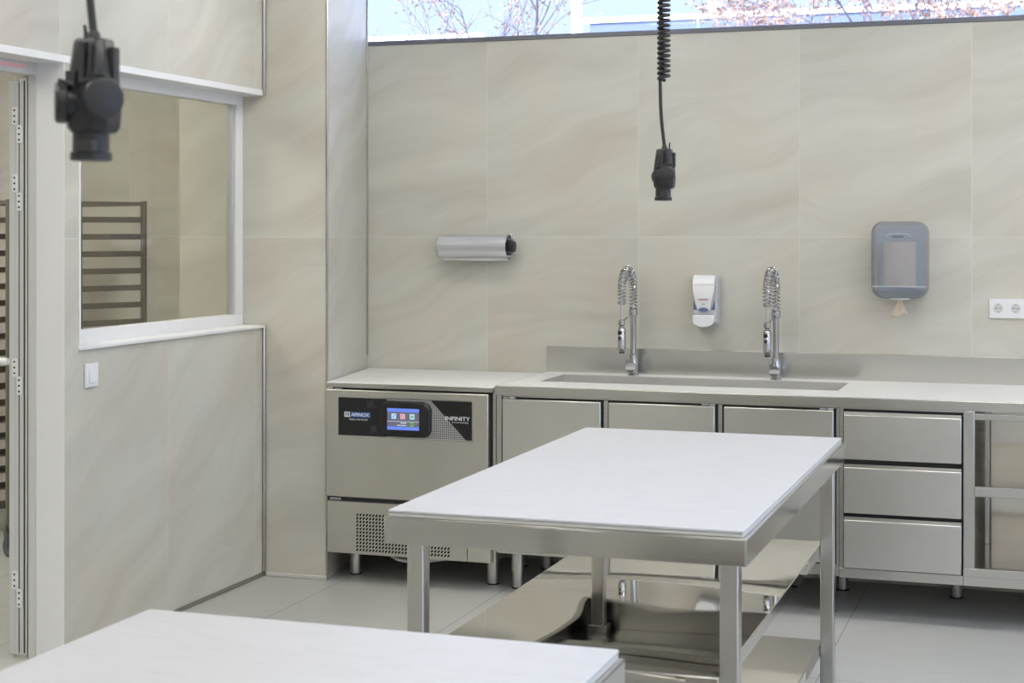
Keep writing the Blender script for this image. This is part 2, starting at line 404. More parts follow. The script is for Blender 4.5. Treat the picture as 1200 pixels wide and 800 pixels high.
# interior window
w1 = struct(thing('window_1', 'interior window with white frame looking into the next room', 'window', (-3.74, 6.15, 1.2)))
del w1['category']
XW = -3.715
boxobj('window_frame', [(XW-.06, XW, Y2-.02, YP, 1.195, 1.248), (XW-.06, XW, Y2-.02, YP, 2.246, 2.295),
        (XW-.06, XW, YP-.062, YP, 1.248, 2.246), (XW-.06, XW, Y2-.02, Y2+.04, 1.248, 2.246)], 'white_metal', w1, .003)
boxobj('glazing_bead', [(XW-.05, XW-.012, YP-.078, YP-.062, 1.248, 2.246)], 'alu', w1, .002)
boxobj('window_pane', (XW-.034, XW-.024, Y2+.04, YP-.078, 1.248, 2.246), 'glass', w1)
# corner profiles and floor edging
struct(boxobj('trim_4', (XL, XL+.016, YP-.020, YP-.001, .02, 1.197), 'profile', bevel=.006))
struct(boxobj('trim_5', (XL, XL+.016, YP-.020, YP-.001, 2.292, ZC), 'profile', bevel=.006))
struct(boxobj('trim_6', (-3.279, -3.268, YP-.003, YP+.008, .0, ZC), 'profile', bevel=.003))
bm = bmesh.new()
struct(boxobj('baseboard_left', (XL, XL+.010, Y1, YP-.001, 0, .020), 'kerb', bevel=.004))
struct(boxobj('baseboard_pillar', (XL+.016, -3.275, YP-.010, YP, 0, .020), 'board_edge', bevel=.004))
# back window band
w2 = struct(thing('window_2', 'long high window band over the tiled back wall', 'window', (0, YB+.1, ZW)))
del w2['category']
boxobj('window_sill', (-3.412, XR, YB-.006, YB+.20, ZW, ZW+.022), 'sill', w2, .003)
boxobj('window_frame', [(-3.75, XR, YB+.20, YB+.26, ZW, ZW+.05), (-3.75, XR, YB+.20, YB+.26, ZC-.05, ZC)], 'sill', w2, .002)
boxobj('window_pane', (-3.75, XR, YB+.225, YB+.233, ZW+.05, ZC-.05), 'glass_out', w2)
struct(boxobj('trim_7', (-3.416, -3.404, YB-.010, YB, 1.0, ZC), 'profile', bevel=.002))
# door lining and the folding door
d1 = struct(thing('door_1', 'white folding door leaves folded back at the left opening', 'door', (-3.8, 5.3, 0))); del d1['category']
boxobj('door_lining', [(-3.727, XL+.002, Y1-.004, Y1, 0, 2.292)], 'white_metal', d1)
boxobj('door_frame', [(-3.760, -3.727, Y1-.010, Y1, 0, 2.245), (-3.79, -3.727, YD0, Y1, 2.245, 2.292)], 'white_grey', d1, .002)
for i, (xa, xb, zt) in enumerate(((-3.803, -3.768, 2.236), (-3.850, -3.807, 2.225))):
    lf = boxobj('door_leaf', [(xa, xb, Y1-.005, Y1+.36, .012, zt)], 'alu' if 0 else 'white_grey', d1, .003)
    boxobj('groove', [((xa+xb)/2+(.003), (xa+xb)/2+.009, Y1-.0065, Y1-.004, .02, zt-.01)], 'grey_plastic' if i else 'black_matt', lf)
boxobj('gasket', (-3.8065, -3.8035, Y1-.003, Y1+.02, .02, 2.22), 'black_rubber', d1)
boxobj('gasket', (-3.767, -3.761, Y1-.003, Y1+.02, .0, 2.24), 'black_rubber', d1)
for z in (2.03, 1.78-.01, 1.06, .24, 1.42):
    if z == 1.42: continue
    for dx, dz in ((-.017, .06), (.004, -.01)):
        h = boxobj('hinge', (-3.803+dx-.012, -3.803+dx+.012, Y1-.012, Y1-.004, z+dz-.035, z+dz+.035), 'white_metal', d1, .002)
        bm = bmesh.new()
        for q in (-.022, 0, .022): cyl(bm, (-3.803+dx, Y1-.014, z+dz+q), (-3.803+dx, Y1-.011, z+dz+q), .004, seg=10)
        obj('screw', bm, 'black_matt', h)
bm = bmesh.new(); lathe(bm, (-3.85, Y1+.01, 1.14), (-1, 0, 0), [(0, .008), (.012, .008), (.014, .014), (.05, .014), (.055, .010)], 16)
obj('door_handle', bm, 'white_plastic', d1)
tag(boxobj('door_label', (-3.7262, -3.7255, 5.02, 5.215, 2.262, 2.280), 'pink_label'), 'pink printed strip stuck above the folding door opening', 'label')

# ------------------------------------------------------------------ ceiling lamps (above the frame, light the room and show in the steel)
def panel(x, y, first=[None], mat='lamp', sx=.60, sy=.60):
    t = thing('ceiling_light', 'square white ceiling light panel', 'ceiling light', (x, y, ZC), 'ceiling light panels')
    boxobj('frame', [(x-sx-.02, x+sx+.02, y-sy/2-.02, y-sy/2, ZC-.02, ZC-.0005), (x-sx-.02, x+sx+.02, y+sy/2, y+sy/2+.02, ZC-.02, ZC-.0005),
                     (x-sx-.02, x-sx, y-sy/2, y+sy/2, ZC-.02, ZC-.0005), (x+sx, x+sx+.02, y-sy/2, y+sy/2, ZC-.02, ZC-.0005)], 'white_metal', t)
    boxobj('diffuser', (x-sx, x+sx, y-sy/2, y+sy/2, ZC-.014, ZC-.0005), mat, t)
for x in (-2.4, 0.0, 2.4):
    for y in (-1.4, 1.3, 4.0, 6.2): panel(x, y)
for x, y in ((-5.3, 3.2), (-5.3, 6.0)): panel(x, y, mat='lamp_other')

# ------------------------------------------------------------------ work tables
def table():
    x0, x1, y0, y1 = -1.708, -.746, 3.991, 5.903
    t = thing('work_table', 'steel work table with white stone top and two undershelves, before the sink counter', 'work table', (-1.227, 4.947, 0), 'white topped work tables')
    bm = bmesh.new(); extrude_poly(bm, [(a, b, .8925) for a, b in rrect(x0, x1, y0, y1, .007)], (0, 0, .0075)); obj('table_top', bm, 'quartz', t, .0018)
    bm = bmesh.new(); extrude_poly(bm, [(a, b, .8825) for a, b in rrect(x0+.001, x1-.001, y0+.001, y1-.001, .007)], (0, 0, .009)); obj('top_board', bm, 'board_edge', t, .0015)
    a0, a1, b0, b1 = x0-.008, x1+.008, y0-.008, y1+.008
    bm = bmesh.new()
    box(bm, a0, a1, b0, b1, .8785, .882)
    for q in ((a0, a0+.003, b0, b1), (a1-.003, a1, b0, b1), (a0+.003, a1-.003, b0, b0+.003), (a0+.003, a1-.003, b1-.003, b1)): box(bm, *q, .812, .8785)
    for q in ((a0+.003, a0+.02, b0+.003, b1-.003), (a1-.02, a1-.003, b0+.003, b1-.003)): box(bm, *q, .812, .8145)
    for q in ((a0+.02, a1-.02, b0+.003, b0+.02), (a0+.02, a1-.02, b1-.02, b1-.003)): box(bm, *q, .812, .8145)
    obj('apron', bm, 'steel_apron', t, .0012)
    for yy in (4.45, 4.93, 5.42): boxobj('stiffener', (a0+.004, a1-.004, yy, yy+.08, .845, .878), 'steel', t, .003)
    for lx in (-1.665, -.813):
        for ly in (4.020, 5.838-.02):
            lg = boxobj('leg', (lx, lx+.048, ly, ly+.048, .02, .875), 'steel_leg', t, .004)
            boxobj('foot', (lx+.002, lx+.046, ly+.002, ly+.046, 0, .022), 'black_rubber', lg, .003)
            boxobj('bracket', (lx-.012, lx+.060, ly-.012, ly+.060, .846, .878), 'steel', lg, .003)
    for z in (.522, .165):
        s0, s1, q0, q1 = -1.617, -.813, 4.016, 5.895
        bm = bmesh.new(); box(bm, s0, s1, q0, q1, z-.003, z)
        for q in ((s0, s0+.003, q0, q1), (s1-.003, s1, q0, q1), (s0+.003, s1-.003, q0, q0+.003), (s0+.003, s1-.003, q1-.003, q1)): box(bm, *q, z-.042, z-.003)
        obj('shelf', bm, 'steel_mirror', t, .0015)
    return t
tb = table()
dup(tb, (-1.227, 4.947-3.108, 0), 'white topped steel work table in the foreground, cut off by the lower frame edge')

# ------------------------------------------------------------------ blast chiller
ch = thing('blast_chiller', 'steel blast chiller with black touch control panel and vent grille, beside the pillar', 'chiller', (-2.85, 7.3, 0))
bm = bmesh.new(); extrude_poly(bm, [(-3.268, 6.905, .921), (-2.438, 6.905, .921), (-2.438, 7.69, .921), (-3.395, 7.69, .921)], (0, 0, .0145))
obj('top', bm, 'quartz_counter', ch, .001)
boxobj('top_lip', (-3.268, -2.438, 6.900, 6.905, .913, .9345), 'steel', ch, .001)
boxobj('cabinet_body', [(-3.262, -2.44, 6.935, 7.62, .137, .918)], 'steel', ch, .002)
boxobj('door_gasket', [(-3.264, -2.450, 6.922, 6.936, .385, .912)], 'black_rubber', ch)
dr = boxobj('door', (-3.266, -2.457, 6.895, 6.922, .402, .903), 'steel_chiller', ch, .003)
boxobj('recess_channel', (-3.262, -2.447, 6.917, 6.93, .380, .400), 'black_matt', ch)
boxobj('door_latch', [(-3.248, -3.190, 6.900, 6.918, .384, .397)], 'chrome', ch, .002)
boxobj('door_hinge', [(-3.262, -3.235, 6.897, 6.92, .906, .911), (-3.225, -3.19, 6.897, 6.92, .904, .908)], 'alu', ch, .001)
lp = boxobj('lower_panel', [(-3.262, -2.562, 6.902, 6.935, .137, .380), (-2.559, -2.447, 6.902, 6.935, .137, .380)], 'steel_chiller', ch, .002)
bm = bmesh.new()
for r in range(11):
    for c in range(29):
        x = -3.108+c*.0163; z = .321-r*.0163
        pts = []
        for k in range(12):
            a = 2*PI*k/12; ex, ez = .0078*math.cos(a), .0043*math.sin(a)
            pts.append((x+ex*math.cos(.9)-ez*math.sin(.9), 6.9016, z+ex*math.sin(.9)+ez*math.cos(.9)))
        bm.faces.new([bm.verts.new(q) for q in pts])
obj('vent_slots', bm, 'dark_hole', lp)
boxobj('side_post', (-2.445, -2.432, 6.93, 7.6, .137, .905), 'steel', ch)
bm = bmesh.new(); tube(bm, [(-3.0, 7.05, .11), (-2.95, 7.02, .10), (-2.9, 7.0, .10), (-2.8, 7.0, .105), (-2.7, 7.04, .12)], .009); obj('drain_hose', bm, 'grey_plastic', ch)
def cabinet_foot(x, y, h, parent, ring=False):
    bm = bmesh.new(); prof = [(0, .024), (.008, .0265), (.008, .0255), (h*.42, .0255), (h*.42, .0295), (h*.48, .0295), (h, .0295)] if ring else [(0, .027), (.008, .0295), (h*.9, .0290), (h, .0290)]
    lathe(bm, (x, y, .004), (0, 0, 1), [(max(0, a-.004), b) for a, b in prof]); f = obj('foot', bm, 'steel_leg', parent)
    bm = bmesh.new(); cyl(bm, (x, y, 0), (x, y, .006), .029); obj('foot_pad', bm, 'black_rubber', f)
for x in (-3.205, -2.505):
    for y in (7.10, 7.52): cabinet_foot(x, y, .137, ch)
# control panel
cp = boxobj('control_panel', (-3.200, -2.535, 6.8935, 6.8955, .691, .868), 'panel_black', ch)
bm = bmesh.new()
a0, a1, c0, c1 = -3.206, -2.529, .685, .874
for q in ((a0, a1, c1-.005, c1), (a0, a1, c0, c0+.005), (a0, a0+.005, c0+.005, c1-.005), (a1-.005, a1, c0+.005, c1-.005)): box(bm, q[0], q[1], 6.892, 6.8955, q[2], q[3])
obj('panel_frame', bm, 'steel', cp)
bm = bmesh.new(); extrude_poly(bm, [(-2.955, 6.8932, .868), (-2.736, 6.8932, .868), (-2.564, 6.8932, .691), (-2.955, 6.8932, .691)], (0, .0004, 0))
obj('chequered_inlay', bm, 'carbon', cp)
# bulging bezel
bm = bmesh.new(); n = 40; cx, cz, hw, hh = -2.860, .777, .129, .083
def sup(t, k, hw=hw, hh=hh):
    c, s = math.cos(t), math.sin(t); e = .36
    return cx+hw*k*math.copysign(abs(c)**e, c), cz+hh*k*math.copysign(abs(s)**e, s)
prev = None
for k, y in ((1.0, 6.8935), (.995, 6.885), (.95, 6.878), (.86, 6.874)):
    R = [bm.verts.new((sup(2*PI*i/n, k)[0], y, sup(2*PI*i/n, k)[1])) for i in range(n)]
    if prev: [bm.faces.new((prev[i], prev[(i+1)%n], R[(i+1)%n], R[i])) for i in range(n)]
    prev = R
bm.faces.new(prev)
bz = obj('display_bezel', bm, 'bezel_black', cp)
M['scr_bg'] = emit('screen_grey', (.14, .15, .20), 1.0); M['scr_blue'] = emit('screen_blue', (.16, .26, .85), 1.0)
M['scr_cyan'] = emit('screen_cyan', (.42, .66, .80), 1.0); M['scr_pink'] = emit('screen_pink', (.78, .42, .50), 1.0)
M['scr_green'] = emit('screen_green', (.16, .42, .10), 1.0); M['scr_white'] = emit('screen_white', (.75, .78, .85), 1.0); M['scr_red'] = emit('screen_red', (.6, .05, .08), 1.0)
X0, X1, Z0, Z1 = -2.944, -2.786, .729, .828
sc = boxobj('screen', (X0, X1, 6.8728, 6.8745, Z0, Z1), 'scr_bg', bz)
def patch(name, x0, x1, z0, z1, mat, y=6.8722): return boxobj(name, (x0, x1, y, y+.0008, z0, z1), mat, bz)
patch('screen_bar', X0, X1, Z1-.016, Z1, 'scr_blue'); patch('screen_bar', X0, X1, Z0, Z0+.015, 'scr_blue')
patch('screen_line', X0, X1, .767, .7685, 'scr_white')
for x, m in ((-2.911, 'scr_cyan'), (-2.867, 'scr_pink'), (-2.820, 'scr_cyan')):
    patch('screen_icon', x-.012, x+.012, .779, .804, m)
bm = bmesh.new(); lathe(bm, (-2.867, 6.8721, .790), (0, -1, 0), [(0, .007), (.0004, .007)], 16); obj('icon_mark', bm, 'scr_red', bz)
bm = bmesh.new(); lathe(bm, (-2.867, 6.8716, .790), (0, -1, 0), [(0, .004), (.0004, .004)], 16); obj('icon_mark', bm, 'scr_white', bz)
patch('icon_mark', -2.826, -2.812, .787, .795, 'scr_green', 6.8715)
bm = bmesh.new(); extrude_poly(bm, [(-2.918, 6.8715, .785), (-2.916, 6.8715, .783), (-2.903, 6.8715, .797), (-2.905, 6.8715, .799)], (0, .0004, 0)); obj('icon_mark', bm, 'scr_blue', bz)
patch('screen_badge', -2.830, -2.812, .757, .765, 'scr_green'); patch('screen_badge', -2.830, -2.812, .746, .754, 'scr_green')
for z, w in ((.760, .030), (.749, .046)): patch('screen_text_line', -2.848-w, -2.848, z, z+.003, 'scr_white')
# lettering on the panel
LX, LZ = -3.104, .7885
boxobj('logo_plate', (-3.140, -3.038, 6.8926, 6.8934, .777, .801), 'logo_blue', cp)
boxobj('logo_emblem', [(-3.170, -3.165, 6.8926, 6.8934, .777, .801), (-3.147, -3.142, 6.8926, 6.8934, .777, .801), (-3.165, -3.147, 6.8926, 6.8934, .796, .801), (-3.165, -3.147, 6.8926, 6.8934, .777, .781),
      (-3.1605, -3.157, 6.8926, 6.8934, .781, .793), (-3.155, -3.1515, 6.8926, 6.8934, .781, .793), (-3.1605, -3.1515, 6.8926, 6.8934, .790, .793)], 'logo_white', cp)
obj('brand_lettering', put(text_bm('AFINOX', .0225, .093, .05, .00045), -3.089, 6.8922, .789), 'logo_white', cp)
obj('strapline_lettering', put(text_bm('Ready, Chill & Chef', .011, .092), -3.098, 6.8930, .766), 'logo_white', cp)
obj('series_lettering', put(text_bm('INFINITY', .025, .120, .0, .0003), -2.604, 6.8925, .789), 'logo_white', cp)
obj('technology_lettering', put(text_bm('all in one technology', .009, .080), -2.592, 6.8930, .771), 'logo_white', cp)
for sx_, sz_, r in ((-3.037, .842, .026), (-3.020, .724, .024)):
    bm = bmesh.new()
    for k in range(8):
        a = k*PI/4+.2; d = Vector((math.cos(a), 0, math.sin(a))); p = Vector((sx_, 6.8932, sz_)); rr = r if k % 2 else r*.7
        tube(bm, [p+d*.004, p+d*rr], .00045, 4)
    obj('snowflake_print', bm, 'snow_grey', cp)

# ------------------------------------------------------------------ sink worktop
XC0, XC1 = -2.428, .95
wt = thing('sink_worktop', 'long white worktop with steel edge, steel splashback and one long sunken sink', 'worktop', (-.74, 7.3, .945))
hx0, hx1, hy0, hy1 = -2.302, -.923, 7.168, 7.557
boxobj('white_top', [(XC0+.008, hx0, 6.916, 7.685, .925, .945), (hx1, XC1, 6.916, 7.685, .925, .945), (hx0, hx1, 6.916, hy0, .925, .945), (hx0, hx1, hy1, 7.685, .925, .945)], 'quartz_counter', wt)
boxobj('edge_band', [(XC0, XC1, 6.900, 6.916, .903, .944), (XC0, XC0+.008, 6.916, 7.685, .903, .944)], 'steel', wt, .002)
boxobj('splashback', [(XC0, XC1, 7.685, 7.6985, .925, 1.070)], 'steel', wt, .002)
bm = bmesh.new(); zb = .72
e_ = .0025; box(bm, hx0+.0005, hx1-.0005, hy0+.0005, hy1-.0005, zb-.002, zb)
for q in ((hx0+.0005, hx0+e_, hy0+.0005, hy1-.0005), (hx1-e_, hx1-.0005, hy0+.0005, hy1-.0005), (hx0+e_, hx1-e_, hy0+.0005, hy0+e_), (hx0+e_, hx1-e_, hy1-e_, hy1-.0005)): box(bm, *q, zb, .9435)
sk = obj('sink_basin', bm, 'steel_sink', wt)
bm = bmesh.new(); cyl(bm, (-1.6, 7.36, zb), (-1.6, 7.36, zb+.004), .045); obj('sink_drain', bm, 'chrome', sk)

# ------------------------------------------------------------------ base units
TOP = .903
def hollow(bm, x0, x1, z0, z1=.9, y0=6.935, y1=7.64, t=.012, top=False, back=True):
    box(bm, x0, x0+t, y0, y1, z0, z1); box(bm, x1-t, x1, y0, y1, z0, z1); box(bm, x0+t, x1-t, y0, y1, z0, z0+t)
    if back: box(bm, x0+t, x1-t, y1-t, y1, z0+t, z1)
    if top: box(bm, x0+t, x1-t, y0, y1, z1-t, z1)
cu = thing('base_cabinet', 'steel refrigerated base cabinet with three flush doors, under the sink', 'cabinet', (-1.65, 7.3, 0))
bm = bmesh.new(); hollow(bm, -2.424, -.886, .19, .70)
box(bm, -2.424, -2.412, 6.935, 7.64, .70, .9); box(bm, -.898, -.886, 6.935, 7.64, .70, .9)
obj('carcass', bm, 'steel', cu)
boxobj('front_frame', [(-2.424, -2.400, 6.916, 6.935, .185, TOP), (-1.918, -1.899, 6.912, 6.935, .24, .893), (-1.405, -1.388, 6.920, 6.935, .24, .893), (-.897, -.886, 6.914, 6.935, .185, TOP),
    (-2.400, -.897, 6.914, 6.935, .185, .232), (-2.400, -.897, 6.925, 6.935, .893, TOP)], 'steel', cu, .001)
boxobj('door_gasket', [(-2.401, -1.919, 6.922, 6.934, .232, .893), (-1.898, -1.406, 6.922, 6.934, .232, .893), (-1.387, -.898, 6.922, 6.934, .232, .893)], 'black_rubber', cu)
for xa, xb in ((-2.391, -1.930), (-1.893, -1.417), (-1.376, -.908)):
    d = boxobj('door', (xa, xb, 6.900, 6.922, .240, .886), 'steel_door', cu, .003)
    hx = xa if xa < -2 else xb-.06
    boxobj('hinge', [(hx+.002, hx+.030, 6.902, 6.918, .889, .894), (hx+.036, hx+.060, 6.900, 6.918, .888, .896)], 'alu', d, .001)
for x in (-2.368, -.945):
    for y in (7.055, 7.50): cabinet_foot(x, y, .186, cu, True)
for x in (-1.66,): cabinet_foot(x, 7.5, .186, cu, True)
# drawers
du = thing('drawer_unit', 'steel drawer unit with three stacked drawers under the worktop', 'cabinet', (-.62, 7.3, 0))
bm = bmesh.new(); hollow(bm, -.884, -.379, .19, .90); obj('carcass', bm, 'steel', du)
boxobj('front_frame', [(-.884, -.868, 6.914, 6.935, .185, TOP), (-.868, -.379, 6.925, 6.935, .893, TOP), (-.884, -.379, 6.908, 6.935, .182, .222)], 'steel', du, .001)
boxobj('drawer_gasket', [(-.866, -.380, 6.924, 6.936, .222, .893)], 'black_rubber', du)
for za, zb_ in ((.684, .885), (.457, .664), (.226, .442)):
    d = boxobj('drawer', [(-.864, -.385, 6.897, 6.922, za, zb_-.014)], 'steel_door', du, .003)
    bm = bmesh.new(); extrude_poly(bm, [(-.864, 6.900, zb_-.0145), (-.864, 6.899, zb_-.013), (-.864, 6.9005, zb_), (-.864, 6.923, zb_), (-.864, 6.923, zb_-.0145)], (.479, 0, 0))
    obj('drawer_pull', bm, 'steel', d)
for y in (7.055, 7.5): cabinet_foot(-.44, y, .183, du, True) if y > 7.2 else None
# open shelf unit
ou = thing('shelf_unit', 'open steel shelf unit at the right end of the counter', 'shelf unit', (.25, 7.3, 0))
SX0, SX1 = -.377, .93
boxobj('front_frame', [(SX0, -.333, 6.900, 6.940, .222, TOP), (SX1-.044, SX1, 6.900, 6.940, .222, TOP), (-.333, SX1-.044, 6.900, 6.93, .868, .894), (-.333, SX1-.044, 6.897, 6.935, .553, .594), (SX0, SX1, 6.893, 6.935, .222, .258),
     (SX0, SX1, 6.905, 6.94, .182, .222)], 'steel', ou, .002)
boxobj('shelf', [(SX0, SX1, 6.935, 7.62, .588, .592)], 'steel_inner', ou)
boxobj('shelf', [(SX0, SX1, 6.935, 7.62, .246, .250)], 'steel_inner', ou)
boxobj('side_panel', [(SX0, SX0+.004, 6.94, 7.62, .25, .9)], 'steel_inner', ou)
boxobj('side_panel', [(SX1-.004, SX1, 6.94, 7.62, .25, .9)], 'steel_inner', ou)
boxobj('back_panel', [(SX0, SX1, 7.62, 7.625, .19, .9)], 'steel_inner', ou)
boxobj('inner_post', [(-.318, -.298, 7.50, 7.53, .25, .9)], 'steel', ou, .002)
for x in (.12, .86):
    for y in (7.12, 7.5): cabinet_foot(x, y, .183, ou, True)

# ------------------------------------------------------------------ spray taps
def tap(x, y, label):
    z0 = .945
    t = thing('spray_tap', label, 'tap', (x, y, z0), 'sprung spray taps at the sink')
    bm = bmesh.new(); lathe(bm, (x, y, z0), (0, 0, 1), [(0, .027), (.006, .027), (.008, .022), (.075, .022), (.080, .019), (.10, .019), (.104, .014)])
    obj('base', bm, 'chrome', t)
    bm = bmesh.new(); lathe(bm, (x-.003, y-.018, z0+.044), (.12, -1, 0), [(0, .021), (.030, .021), (.034, .026), (.046, .026), (.050, .023)], 28)
    lv = obj('lever', bm, 'chrome', t)
    bm = bmesh.new(); tube(bm, [(x-.022, y-.03, z0+.050), (x-.024, y-.032, z0+.085), (x-.026, y-.034, z0+.125)], [.005, .0045, .0055], 10); obj('lever_pin', bm, 'chrome', lv)
    bm = bmesh.new(); cyl(bm, (x, y, z0+.10), (x, y, z0+.300), .0145); obj('riser', bm, 'chrome', t)
    bm = bmesh.new(); lathe(bm, (x, y, z0+.290), (0, 0, 1), [(0, .017), (.004, .022), (.030, .022), (.034, .017)])
    obj('collar', bm, 'chrome', t)
    # arc towards the room, slightly to the left
    dv = Vector((-.06, -1, 0)).normalized(); ra = .088; zc = z0+.405
    path = [Vector((x, y, z0+.31+.095*i/8)) for i in range(9)]
    for i in range(1, 25):
        a = PI*i/24; path.append(Vector((x, y, zc))+dv*(ra-ra*math.cos(a))+Vector((0, 0, ra*1.22*math.sin(a))))
    e0 = Vector((x, y, zc))+dv*2*ra; path += [e0+Vector((0, 0, -.012*i)) for i in range(1, 4)]
    bm = bmesh.new(); tube(bm, path+[e0+Vector((0, 0, -.15))], .0065, 10); obj('hose', bm, 'grey_plastic' if 0 else 'steel_leg', t)
    bm = bmesh.new(); tube(bm, helix(path, .0195, 27, 16), .0033, 6); obj('spring', bm, 'chrome', t)
    h = e0+Vector((0, 0, -.036))
    bm = bmesh.new(); lathe(bm, h, (0, 0, -1), [(0, .015), (.003, .020), (.016, .020), (.020, .012)]); obj('spring_collar', bm, 'chrome', t)
    g = e0+Vector((0, 0, -.125))
    bm = bmesh.new(); lathe(bm, g, (0, 0, -1), [(0, .010), (.004, .016), (.026, .016), (.030, .011), (.042, .011)]); obj('head_holder', bm, 'chrome', t)
    bm = bmesh.new(); tube(bm, [g+Vector((0, 0, -.012)), Vector((x, y, z0+.305))], .0045, 8); obj('holder_arm', bm, 'chrome', t)
    q = e0+Vector((0, 0, -.165))
    bm = bmesh.new(); lathe(bm, q, (0, 0, -1), [(0, .014), (.008, .019), (.098, .019), (.104, .015), (.112, .014)]); hd = obj('spray_head', bm, 'chrome', t)
    bm = bmesh.new(); lathe(bm, q+Vector((-.004, -.019, -.022)), (-.2, -1, 0), [(0, .010), (.004, .010), (.006, .008)], 16); obj('spray_button', bm, 'black_plastic', hd)
    bm = bmesh.new(); lathe(bm, q+Vector((-.004, -.019, -.048)), (-.2, -1, 0), [(0, .008), (.003, .008), (.0045, .006)], 16); obj('spray_button', bm, 'black_plastic', hd)
    bm = bmesh.new(); cyl(bm, q+Vector((0, 0, -.108)), q+Vector((0, 0, -.120)), .0145, .012); obj('nozzle', bm, 'black_matt', hd)
    bm = bmesh.new(); cyl(bm, q+Vector((0, 0, .002)), q+Vector((0, 0, -.004)), .0145); obj('seal_ring', bm, 'black_rubber', hd)
    return t
t1 = tap(-1.961, 7.60, 'left chrome spring spray tap, nearer the film roll on the wall')
dup(t1, (-1.268, 7.60, .945), 'right chrome spring spray tap, between the soap dispenser and the paper towel dispenser')

# ------------------------------------------------------------------ wall things
# film roll holder
fh = thing('film_dispenser', 'silver tubular film roll holder mounted on the tiled wall', 'dispenser', (-2.79, 7.63, 1.57))
cx_, cy_, cz_, R_ = 0, 7.630, 1.567, .062
bm = bmesh.new(); n = 44
def ringpts(x, r, a0=-100, a1=235):
    return [Vector((x, cy_-r*math.sin(math.radians(a0+(a1-a0)*i/n)+PI/2-PI/2), cz_+r*math.cos(math.radians(a0+(a1-a0)*i/n)))) for i in range(n+1)]
def shell(x0, x1, ro, ri, a0, a1):
    rows = [[bm.verts.new(p) for p in ringpts(x, r, a0, a1)] for x, r in ((x0, ro), (x1, ro), (x1, ri), (x0, ri))]
    for a in range(4):
        A, B = rows[a], rows[(a+1) % 4]
        for i in range(n): bm.faces.new((A[i], A[i+1], B[i+1], B[i]))
    for i in (0, n): bm.faces.new([rows[k][i] for k in range(4)])
shell(-2.965, -2.607, R_, R_-.003, -140, 205)
cov = obj('cover', bm, 'film_cover', fh)
bm = bmesh.new(); lathe(bm, (-2.965, cy_, cz_), (-1, 0, 0), [(0, R_), (.006, R_), (.016, R_*.93), (.022, R_*.8)], 40); obj('end_cap', bm, 'film_cover', fh)
bm = bmesh.new(); lathe(bm, (-2.94, cy_, cz_), (1, 0, 0), [(0, .024), (.345, .024), (.347, .028), (.362, .028), (.365, .018)], 30); obj('roll_core', bm, 'black_plastic', fh)
boxobj('cutting_edge', (-2.955, -2.615, cy_-.012, cy_-.004, cz_-R_-.008, cz_-R_+.001), 'white_metal', fh, .001)
boxobj('wall_plate', [(-2.955, -2.600, YB-.012, YB-.0005, cz_-.05, cz_+.062), (-2.61, -2.604, cy_+.03, YB-.012, cz_+.035, cz_+.064)], 'film_cover', fh, .002)

# soap dispenser
sd = thing('soap_dispenser', 'white wall soap dispenser with blue window, between the two taps', 'dispenser', (-1.615, 7.65, 1.31))
x0, x1 = -1.668, -1.552; y0, y1 = 7.585, YB-.0005; z0, z1 = 1.190, 1.432
def sideprof(pts, xa, xb): 
    bm = bmesh.new(); extrude_poly(bm, [(xa, y, z) for y, z in pts], (xb-xa, 0, 0)); return bm
back = [(y1, z0+.004), (y1, z1)]+[(7.62+.03-.035*math.sin(math.radians(a)), z1-.035+.035*math.cos(math.radians(a))) for a in range(0, 91, 15)]+[(7.613, 1.30), (7.617, z0+.02), (7.630, z0+.004)]
obj('housing', sideprof(back, x0+.002, x1), 'grey_plastic', sd, .004)
# front cover: tapering tongue, curved over the top
bm = bmesh.new(); prof = [(7.655, z1+.002, .054), (7.625, z1+.001, .054), (7.604, z1-.014, .054), (7.592, z1-.040, .054), (7.590, z1-.075, .052), (7.592, z1-.110, .043), (7.595, z1-.150, .034), (7.597, z1-.165, .031)]
cxm = -1.614; prev = None
rows = []
for off in (0, .012):
    rows.append([[bm.verts.new((cxm+s*w*.985*(1 if 1 else 0), y+off, z-off*.4)) for s in (-1, -.6, 0, .6, 1)] for y, z, w in prof])
for k in range(2):
    for a, b in zip(rows[k], rows[k][1:]):
        for i in range(4): bm.faces.new((a[i], a[i+1], b[i+1], b[i]))
for i in range(len(prof)-1):
    for c in (0, 4): bm.faces.new((rows[0][i][c], rows[0][i+1][c], rows[1][i+1][c], rows[1][i][c]))
for e_ in (0, -1):
    for c in range(4): bm.faces.new((rows[0][e_][c], rows[0][e_][c+1], rows[1][e_][c+1], rows[1][e_][c]))
fc = obj('front_cover', bm, 'white_plastic', sd, .002)
boxobj('cover_ridge', (cxm-.054, cxm+.054, 7.5885, 7.5925, 1.389, 1.3935), 'white_metal', fc, .0015)
boxobj('lettering', [(cxm-.024+i*.0062, cxm-.024+i*.0062+.0045, 7.5900, 7.5925, 1.315, 1.3212) for i in range(8)], 'red_ink', fc)
boxobj('small_mark', [(cxm-.007, cxm-.001, 7.5930, 7.596, 1.293, 1.299), (cxm+.001, cxm+.007, 7.5930, 7.596, 1.293, 1.299)], 'grey_ink', fc)
for s in (-1, 1):
    bm = bmesh.new(); extrude_poly(bm, [(cxm+s*.036, 7.612, 1.268), (cxm+s*.052, 7.612, 1.268), (cxm+s*.052, 7.612, 1.318)], (0, .004, 0)); obj('side_window', bm, 'blue_plastic', sd)
bm = bmesh.new(); pts = [(cxm+.023*math.cos(2*PI*i/24), 7.592, 1.270+.010*math.sin(2*PI*i/24)) for i in range(24)]; extrude_poly(bm, pts, (0, .012, 0)); obj('level_window', bm, 'blue_plastic', sd, .001)
bm = bmesh.new()
